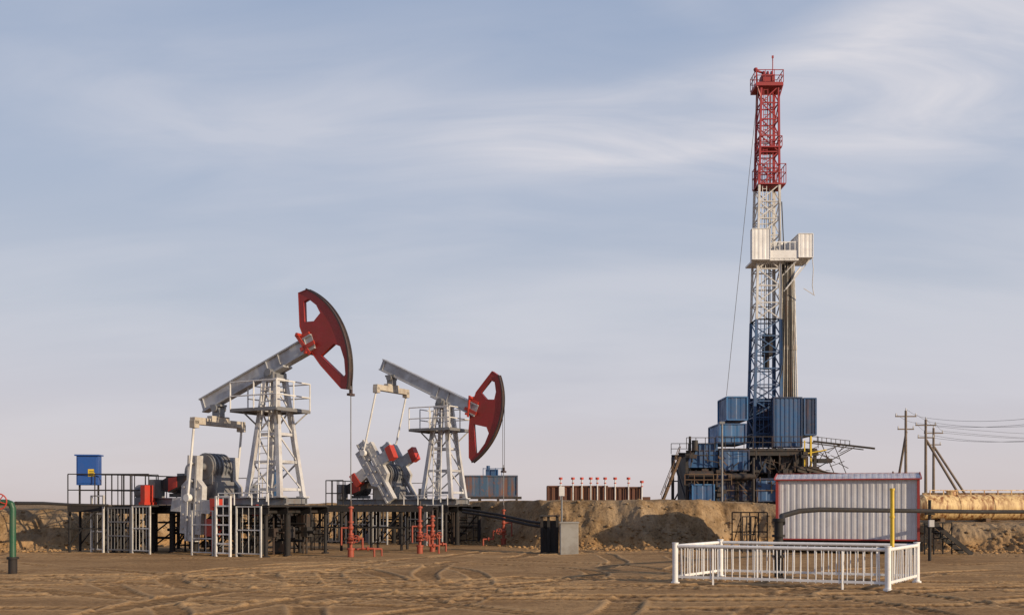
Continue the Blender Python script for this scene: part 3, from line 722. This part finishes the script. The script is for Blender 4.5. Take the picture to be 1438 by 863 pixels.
b=MB(); b.corrbox(xa,xc_,-1.8,1.7,za,zc_,.4,.02,0,fw=.06); b.build('wind_wall',E,['board'])
b=MB(); xl,zl=r(1058,366,-1.7); b.bx(xl,xa,-1.7,1.7,24.1,24.28,0)
for y in(-1.7,1.7):
    for z in(25.0,25.9): b.beam((0.0,y,z),(xa,y,z),.08,mat=0)
    for x in np.arange(.1,2.6,.5): b.beam((x,y,24.2),(x,y,26.0),.07,mat=0)
b.corr((.0,1.55,24.3),(1,0,0),2.6,(0,0,1),2.4,(0,-1,0),.4,.02,0)
b.bx(xb_+.1,xa-.1,-1.76,-1.72,24.3,25.1,0)
for y in(-1.5,1.5): b.beam((xc_-.2,y,24.2),(1.2,y*.7,21.2),.12); b.beam((2.4,y,24.2),(1.1,y*.7,22.8),.09)
b.build('racking_board',E,['board'])
b=MB(); b.tube([V((3.75,-1.9,24.3)),V((3.85,-1.9,23.2)),V((3.75,-1.9,21.6)),V((3.9,-1.9,20.7))],.04,6); b.beam((2.9,-1.9,21.3),(4.,-1.9,20.6),.06); b.build('hanging_line',E,['rigwhite'])
for i in range(16):
    k=i%8; row=i//8
    xb=1.15+k*.20; xt=1.35+k*.12; y=-.9+row*1.0
    b=MB(); b.cyl((xb,y,10.6),(xt,y,25.2),.08,n=8)
    for z in(15.4,20.3): t=(z-10.6)/15; b.cyl((xb+(xt-xb)*t,y,z),(xb+(xt-xb)*t,y,z+.45),.11,n=8)
    b.build('drill_pipe',E,['pipe' if k not in(1,3,4) else 'rigdark'] if k!=7 else ['rigwhite'])  # rightmost pipes coloured white to paint in the sunlit edge of the rack
def cbx(name,px0,px1,py0,py1,y0,y1,mat,pitch=.45,frame=None,d=.05):
    a,zt_=r(px0,py0,y0); c,zb_=r(px1,py1,y0); b=MB(); b.corrbox(a+.1,c-.1,y0,y1,zb_,zt_,pitch,d,0,frame=1 if frame else None,fw=.12)
    return b.build(name,E,[mat]+([frame] if frame else []))
cbx('doghouse',1020,1050,557,589,-3.5,.5,'blue',.9,'bluesky',.03)
cbx('doghouse',1009,1048,595,622,-4.4,.5,'bluesky',1.3,'blue',.03)
cbx('wind_wall',1052,1083,560,627,1.6,2.0,'bluedark',.35,'blue')
cbx('wind_wall',1086,1126,558,627,-3.6,-2.9,'blue',.45,'bluedark')
cbx('wind_wall',1129,1146,559,610,-3.0,1.6,'bluedark',.45,'blue')
b=MB(); DX=-1.1
b.bx(-5.3+DX,4.6+DX,-4.3,4.5,5.05,5.45)
for y in(-4.3,0,4.4): b.ibeam((-8.0+DX,y,5.0),(4.7+DX,y,5.0),.35,.5,.07)
xx=[-7.9,-5.4,-2.6,0,2.4,4.4]; xx=[q+DX for q in xx]
for x in xx:
    for y in(-4.2,4.2): b.beam((x,y,0),(x,y,5),.28)
    b.beam((x,-4.2,.2),(x,4.2,5),.16)
for i in range(5): 
    for y in(-4.2,4.2): b.beam((xx[i],y,.2),(xx[i+1],y,4.8),.14); b.beam((xx[i],y,2.5),(xx[i+1],y,2.5),.12)
    if i%2: b.beam((xx[i],-4.2,4.8),(xx[i+1],-4.2,.2),.14)
b.bx(-8.2+DX,4.6+DX,-4.5,4.5,0,.3); b.bx(-7.6+DX,4.3+DX,-2.2,3.,.3,4.8)  # second box is an added dark filler that blackens the gaps behind the frame
b.build('substructure',E,['rigdark'])
b=MB(); xa,za=r(968,656,-4.4); xb_,zb_=r(1008,622,-4.4)
f=lambda u,v,x:V((u,-3.2+x,v)); b.plate([(xa,za),(xb_,za),(xb_,zb_),(xa+.9,zb_)],[],f,2.4)
for u in np.arange(xa+.95,xb_,.5): b.beam((u,-4.45,za+.05),(u,-4.45,zb_-.05),.08,.08)
b.build('mud_tank',E,['blue'])
cbx('machinery_housing',1010,1052,632,660,-4.6,0,'blue',.9,'bluedark')
cbx('machinery_housing',1057,1084,630,664,-3.4,2,'bluedark',.5,'rigdark')
cbx('mud_tank',972,1003,680,703,-5.8,-4.6,'blue',1.,'bluesky')
cbx('machinery_housing',1006,1034,664,703,-4.8,2,'bluedark',.8,'rigdark')
cbx('machinery_housing',1036,1060,670,703,-4.6,2,'bluedark',.8,'rigdark')
cbx('machinery_housing',1062,1092,672,703,-5.0,0,'blue',.8,'bluedark')
cbx('machinery_housing',1094,1132,640,664,-4.0,2,'rigdark',.5,'brown')
for (p_,q_,r_) in (((-7.9,-5.2,2.9),(-5.6,-5.2,2.9),.35),((-4.2,-5.3,2.7),(-1.6,-5.3,2.7),.3),((-1.8,-5.4,4.5),(-1.8,-5.4,.3),.14),((2.,-4.8,3.5),(4.6,-4.8,3.5),.2),((-7.2,-4.6,5.2),(-7.2,-4.6,6.2),.3),((-7.6,-4.2,5.2),(-7.6,-4.2,6.6),.12)):
    b=MB(); b.cyl(p_,q_,r_,n=16); b.build('pressure_vessel',E,['rigdark'],(DX,0,0))
b=MB(); b.beam((-8,-5.,2.4),(4.5,-5.,2.4),.1)
for i in range(90):
    x=random.uniform(-8.,4.4);z=random.uniform(.4,5.2); l=random.uniform(.4,1.6)
    if random.random()<.5: b.beam((x,-5.,z),(x+l,-5.,z+random.uniform(-.6,.6)),random.uniform(.04,.11))
    else: b.beam((x,-4.9,z),(x+random.uniform(-.3,.3),-5.,max(.1,z-l)),random.uniform(.04,.11))
for i in range(16):
    x=random.uniform(-8,4);z=random.uniform(.5,5); b.box((x,-5.,z),(random.uniform(.3,.7),.5,random.uniform(.2,.5)))
b.build('pipework',E,['rigdark'],(DX,0,0))
b=MB(); b.beam((-8,-5.15,1.4),(4.5,-5.15,1.4),.07)
for i in range(36):
    x=random.uniform(-8.,4.4);z=random.uniform(.4,5.4); l=random.uniform(.4,1.2)
    b.beam((x,-5.15,z),(x+random.choice([0,l]),-5.15,max(.1,z-random.choice([0,l]))),random.uniform(.04,.09))
b.build('service_pipes',E,['brown'],(DX,0,0))
def grail(x0,x1,y,z,mat,h=1.1):
    b=MB(); 
    for k in range(int((x1-x0)/.9)+2): x=min(x1,x0+k*.9); b.beam((x,y,z),(x,y,z+h),.06)
    for q in(.5,1): b.beam((x0,y,z+h*q),(x1,y,z+h*q),.06)
    b.build('guard_rail',E,[mat],(DX,0,0))
grail(-8.0,-5.2,-4.6,5.35,'rigdark'); grail(-8.,-5.2,4.6,5.35,'rigdark'); grail(-5.2,4.6,-4.6,5.45,'rigdark',1.1); grail(-8.4,-4,-6.,1.9,'brown',1.0)
b=MB(); p,q=V((-10.4,-4.8,.0)),V((-8.6,-4.8,4.6))
for o in(-.0,.9): b.beam(p+V((0,o,0)),q+V((0,o,0)),.08,.2); b.beam(p+V((0,o,1.)),q+V((0,o,1.)),.06); 
for i in range(20):
    m=p.lerp(q,i/20); b.box(m+V((0,.45,0)),(.22,.9,.05)); 
    if i%4==0: b.beam(m,m+V((0,0,1)),.05)
b.build('stair',E,['brown'],(DX,0,0))
b=MB(); b.beam((3.9,-4.6,3.4),(3.9,-4.6,6.6),.16); b.beam((3.3,-4.6,3.4),(3.3,-4.6,6.2),.1); b.beam((3.3,-4.6,4.9),(5.4,-4.6,5.3),.1); b.build('hoist_post',E,['yellow'],(DX,0,0))
b=MB(); b.ibeam((4.6,-3,6.2),(10.6,-3,5.5),.2,.18,.05); b.beam((4.6,-1,6.2),(10.2,-1,5.5),.1); b.beam((4.2,-3,3.2),(8.6,-3,5.6),.08); b.beam((4.5,-3,4.9),(7.2,-3,5.8),.08); b.beam((5.4,-3,6.0),(6.6,-3,3.2),.07); b.beam((6.6,-3,5.9),(7.8,-3,3.1),.06)
for x in np.arange(5,8.2,.45): zz=6.3-(x-4.6)*.117; b.beam((x,-3,zz),(x,-3,zz+.35),.05)
b.beam((4.8,-3,6.65),(8.2,-3,6.25),.05)
b.box((5.6,-3,4.3),(1.4,1,.4)); b.beam((4.6,-3,3.3),(8.2,-3,2.9),.2)
for i in range(22): x=random.uniform(4.4,7.2); z=random.uniform(2.6,5.6); b.beam((x,-3,z),(x+random.uniform(.3,1.2),-3,z+random.uniform(-.8,.8)),.06)
b.build('catwalk',E,['rigdark'],(DX,0,0))
b=MB(); b.ibeam((3,-8,3.4),(14,-6,.6),.3,.4,.08); b.ibeam((3,-5,3.4),(14,-3,.6),.3,.4,.08); b.bx(4,7,-7.5,-4,.0,2.6); b.build('pipe_ramp',E,['rigdark'],(DX-.5,0,0))
b=MB(); b.cyl((-1.4,-1.2,41.4),(-5.0,-3.3,10.6),.026,n=5); b.build('guy_line',E,['cable'])
b=MB(); b.tube([V((.9,-1.3,30)),V((1.2,-1.5,22)),V((1.0,-1.5,14)),V((.6,-1.5,12))],.05,6); b.build('mud_hose',E,['rubber'])
# ---------------------------------------------------------------- mid poles and far tanks
b=MB(); b.cyl((0,0,-.3),(0,0,4.2),.05,n=8); b.box((0,0,4.2),(.26,.12,.12)); b.build('lamp_post',None,['silverdark'],(W(1014,600,50).x,50,1.7),label='slim bare grey post at the edge of sand bank',category='post')
E=thing('water_tank','faded blue rusting rectangular tank on steel legs','tank',(W(645,700,80).x,80,1.75))
b=MB(); b.corrbox(0.1,4.6,0,2,.75,2.35,1.1,.025,0,fw=.10); b.build('tank_body',E,['bluerust'])
b=MB(); b.box((2.6,1,2.65),(1.0,.8,.5)); 
for x in(1.9,2.4,2.9,3.4): b.beam((x,.3,2.4),(x,.3,3.0),.05)
b.beam((1.9,.3,2.95),(3.4,.3,2.95),.05); b.cyl((2.3,.8,2.5),(2.3,.8,3.2),.15); b.build('top_equipment',E,['blue'])
b=MB(); b.beam((0,-.1,.6),(5,-.1,.6),.2,.2); b.beam((0,2.1,.6),(5,2.1,.6),.2,.2)
for x in(.2,1.6,3.1,4.6):
    for y in(-.1,2.1): b.beam((x,y,-.2),(x,y,.6),.18)
    b.beam((x,-.1,.6),(x,2.1,.6),.12)
b.build('leg_frame',E,['rigdark'])
E=thing('skip_container','long rusty steel container with row of valve posts','container',(W(770,703,90).x,90,1.75))
b=MB(); b.corrbox(.1,5.2,0,2.2,.2,1.7,.5,.1,0,fw=.12); b.corrbox(5.35,8.2,0,2.2,.2,1.6,.4,.1,0,fw=.12); b.box((8.8,1,.45),(.9,1.5,.6)); b.build('container_body',E,['rusty'])
for i,x in enumerate((1.1,2.2,3.0,3.8,4.4,5.1,6.0,7.2,8.4)):
    tp=2.3 if x<7.9 else 2.0
    b=MB(); b.cyl((x,-.3,.3),(x,-.3,tp),.06,n=8,mat=0); b.cyl((x,-.3,tp),(x,-.3,tp+.2),.17,n=10,mat=1); b.cyl((x,-.3,tp-.35),(x,-.3,tp-.27),.11,n=8,mat=1); b.build('valve_post',E,['rigwhite','brightred'])
b=MB(); b.bx(-10,17,-.5,1.5,-.3,.02); b.build('pipe_rack',None,['brown'],(W(760,700,86).x,86,1.75),label='low brown stack of pipes lying on the sand',category='pipes')
# ---------------------------------------------------------------- power poles
def pole(px,Y,top,label,strut=None):
    x=(px-719)/1400*Y
    E=thing('power_pole',label,'power pole',(x,Y,1.6),0,'wooden power poles beside the drilling rig')
    h=top-1.6
    b=MB(); b.cyl((0,0,-.3),(0,0,h),.14,.10,n=10); b.build('pole',E,['wood'])
    for hw,dz in((.9,.5),(.7,1.6)): b=MB(); b.beam((-hw,0,h-dz),(hw,0,h-dz),.1); b.build('crossarm',E,['wood'])
    for xx,zz in((-.85,h-.35),(.85,h-.35),(0,h+.1),(-.65,h-1.45),(.65,h-1.45)): b=MB(); b.cyl((xx,0,zz-.1),(xx,0,zz+.12),.06,.045,n=8); b.build('insulator',E,['silver'])
    if strut: b=MB(); b.cyl((0.05,0,h-1.8),strut,.11,n=8); b.build('strut',E,['wood'])
    return E,V((x,Y,top))
e1,t1=pole(1272,86,9.9,'tall wooden power pole beside the drilling rig',(-.3,2,-.1))
e2,t2=pole(1300,88,9.3,'wooden power pole with long diagonal strut',(3.2,-1,-.1))
e3,t3=pole(1311,95,9.1,'wooden power pole with long diagonal strut',(3.4,-1,-.1))
e4,t4=pole(1540,60,7.4,'wooden power pole carrying overhead wires')
def wire(a,c,sag,rr=.012):
    b=MB(); pts=[a.lerp(c,i/10)-V((0,0,sag*4*(i/10)*(1-i/10))) for i in range(11)]
    for p,q in zip(pts[:-1],pts[1:]): b.cyl(p,q,rr,n=4,cap=False)
    b.build('overhead_wire',None,['cable'],label='thin overhead power wire strung between wooden poles',category='power wire',group='overhead power wires')
for o,dz in((-.85,-.3),(.85,-.3),(0,.15),(-.65,-1.4),(.65,-1.4)):
    v=V((o,0,dz)); wire(t2+v,t4+v,.5); 
for o,dz in((-.85,-.3),(.85,-.3),(0,.15)):
    v=V((o,0,dz)); wire(t1+v,t2+v,.15); wire(t3+v,t2+v,.1); wire(t3+v,V((75,95,9))+v,.9)
E=thing('pump_skid','low rusty pump skid with bent pipes near power poles','machinery',(31.8,84,1.7))
b=MB(); b.bx(-.8,1.6,-.6,.6,0,.35); b.box((.3,0,.85),(1.1,.8,1.0)); b.build('skid_base',E,['rigdark'])
b=MB(); b.tube([V((-.6,0,.4)),V((-.6,0,2.2)),V((1.3,0,2.3)),V((1.3,0,.4))],.08); b.cyl((.3,0,1.3),(.3,0,2.9),.07,n=8); b.build('bent_pipe',E,['brown'])
# ---------------------------------------------------------------- sky, sun
SD=V((.82,-.57,0)).normalized(); EL=math.radians(16)
w=bpy.data.worlds.new('World'); scene.world=w; w.use_nodes=True; N=w.node_tree.nodes; L=w.node_tree.links
bg=N['Background']; STR=.1
sky=N.new('ShaderNodeTexSky'); sky.sky_type='NISHITA'; sky.sun_disc=False; sky.sun_elevation=EL; sky.sun_rotation=math.atan2(SD.x,SD.y)
sky.air_density=1.; sky.dust_density=1.5
tc=N.new('ShaderNodeTexCoord').outputs['Generated']
sp=N.new('ShaderNodeSeparateXYZ'); L.new(tc,sp.inputs[0]); z=sp.outputs[2]
ramp=N.new('ShaderNodeValToRGB'); L.new(mth(N,L,'MULTIPLY',z,1.6),ramp.inputs[0]); cr_=ramp.color_ramp
def lin(c): return tuple(((x/255+.055)/1.055)**2.4 if x>10 else x/255/12.92 for x in c)
stops=[(0,(209,198,198)),(.06,(210,202,205)),(.16,(203,201,210)),(.30,(188,195,209)),(.48,(171,184,206)),(.72,(155,172,200)),(.85,(120,140,175)),(1,(90,115,160))]
cr_.elements[0].position=0; cr_.elements[0].color=(*lin(stops[0][1]),1); cr_.elements[1].position=1; cr_.elements[1].color=(*lin(stops[-1][1]),1)
for p,c in stops[1:-1]: e=cr_.elements.new(p); e.color=(*lin(c),1)
def vm(op,a,b_=None,sc=None):
    n=N.new('ShaderNodeVectorMath'); n.operation=op
    L.new(a,n.inputs[0])
    if b_ is not None:
        if hasattr(b_,'links'): L.new(b_,n.inputs[1])
        else: n.inputs[1].default_value=b_
    if sc is not None:
        if hasattr(sc,'links'): L.new(sc,n.inputs['Scale'])
        else: n.inputs['Scale'].default_value=sc
    return n
inv=mth(N,L,'DIVIDE',1.,mth(N,L,'ADD',mth(N,L,'MAXIMUM',z,0.),.30))
pl=vm('SCALE',tc,None,inv).outputs[0]
mp=N.new('ShaderNodeMapping'); mp.inputs['Rotation'].default_value=(0,0,math.radians(-16)); mp.inputs['Scale'].default_value=(.8,1.7,.6); L.new(pl,mp.inputs[0])
n1=noi(N,L,mp.outputs[0],1.0,5,.5,dist=.8)
mp2=N.new('ShaderNodeMapping'); mp2.inputs['Rotation'].default_value=(0,0,math.radians(16)); mp2.inputs['Scale'].default_value=(1.2,4.0,.8); L.new(pl,mp2.inputs[0])
n2=noi(N,L,mp2.outputs[0],1.8,6,.54,dist=.8)
cl=mth(N,L,'ADD',mth(N,L,'MULTIPLY',n1,.78),mth(N,L,'MULTIPLY',n2,.22))
cf=mrange(N,L,cl,.38,.68,0,.7,True)
def patch(px,py,a,bb,rot,amp):
    d=V(((px-719)/1400,1,(708-py)/1400)).normalized()
    s=vm('SUBTRACT',tc,tuple(d)).outputs[0]
    m=N.new('ShaderNodeMapping'); m.inputs['Rotation'].default_value=(0,math.radians(rot),0); L.new(s,m.inputs[0])
    s2=vm('MULTIPLY',m.outputs[0],(1/a,.9,1/bb)).outputs[0]
    ln=vm('LENGTH',s2).outputs['Value']
    return mth(N,L,'MULTIPLY',mrange(N,L,ln,1,0,0,1,True),amp)
pm=None
for a in((870,178,.22,.05,2,1.05),(965,155,.16,.045,8,.8),(760,215,.26,.07,-2,.5),(1310,55,.28,.08,18,.95),(1340,180,.24,.08,16,.75),(1150,120,.3,.10,14,.5),(560,130,.35,.12,8,.3),(250,160,.35,.12,-6,.35),(950,480,.4,.06,3,.3),(400,350,.4,.06,2,.2)):
    q=patch(*a); pm=q if pm is None else mth(N,L,'ADD',pm,q)
pm=mth(N,L,'MULTIPLY',mth(N,L,'MINIMUM',pm,1.1),mrange(N,L,n2,.32,.66,.3,1))
cf=mth(N,L,'MAXIMUM',mth(N,L,'MULTIPLY',cf,.62),pm)
cf=mth(N,L,'MULTIPLY',cf,mrange(N,L,z,.0,.18,.35,1))
veil=vm('SCALE',mixc(N,L,cf,ramp.outputs[0],lin((224,222,228))),None,1/STR).outputs[0]
final=mixc(N,L,.94,sky.outputs[0],veil)
L.new(final,bg.inputs[0]); bg.inputs[1].default_value=STR
sd=V((SD.x*math.cos(EL),SD.y*math.cos(EL),math.sin(EL)))
sl=bpy.data.lights.new('sun','SUN'); sl.energy=4.8; sl.angle=math.radians(.5); sl.color=(1,.80,.56)
so=bpy.data.objects.new('sun',sl); COL.objects.link(so); so.rotation_euler=sd.to_track_quat('Z','Y').to_euler(); so.location=(20,-20,30)
# ---------------------------------------------------------------- camera
cam=bpy.data.cameras.new('camera'); co=bpy.data.objects.new('camera',cam); COL.objects.link(co); scene.camera=co
co.location=(0,0,1.8); co.rotation_euler=(math.radians(90),0,0); cam.sensor_width=36; cam.lens=1400/1438*36; cam.shift_y=(708-431.5)/1438; cam.clip_end=12000; cam.clip_start=.1
scene.view_settings.view_transform='Standard'; scene.view_settings.look='None'; scene.view_settings.exposure=0
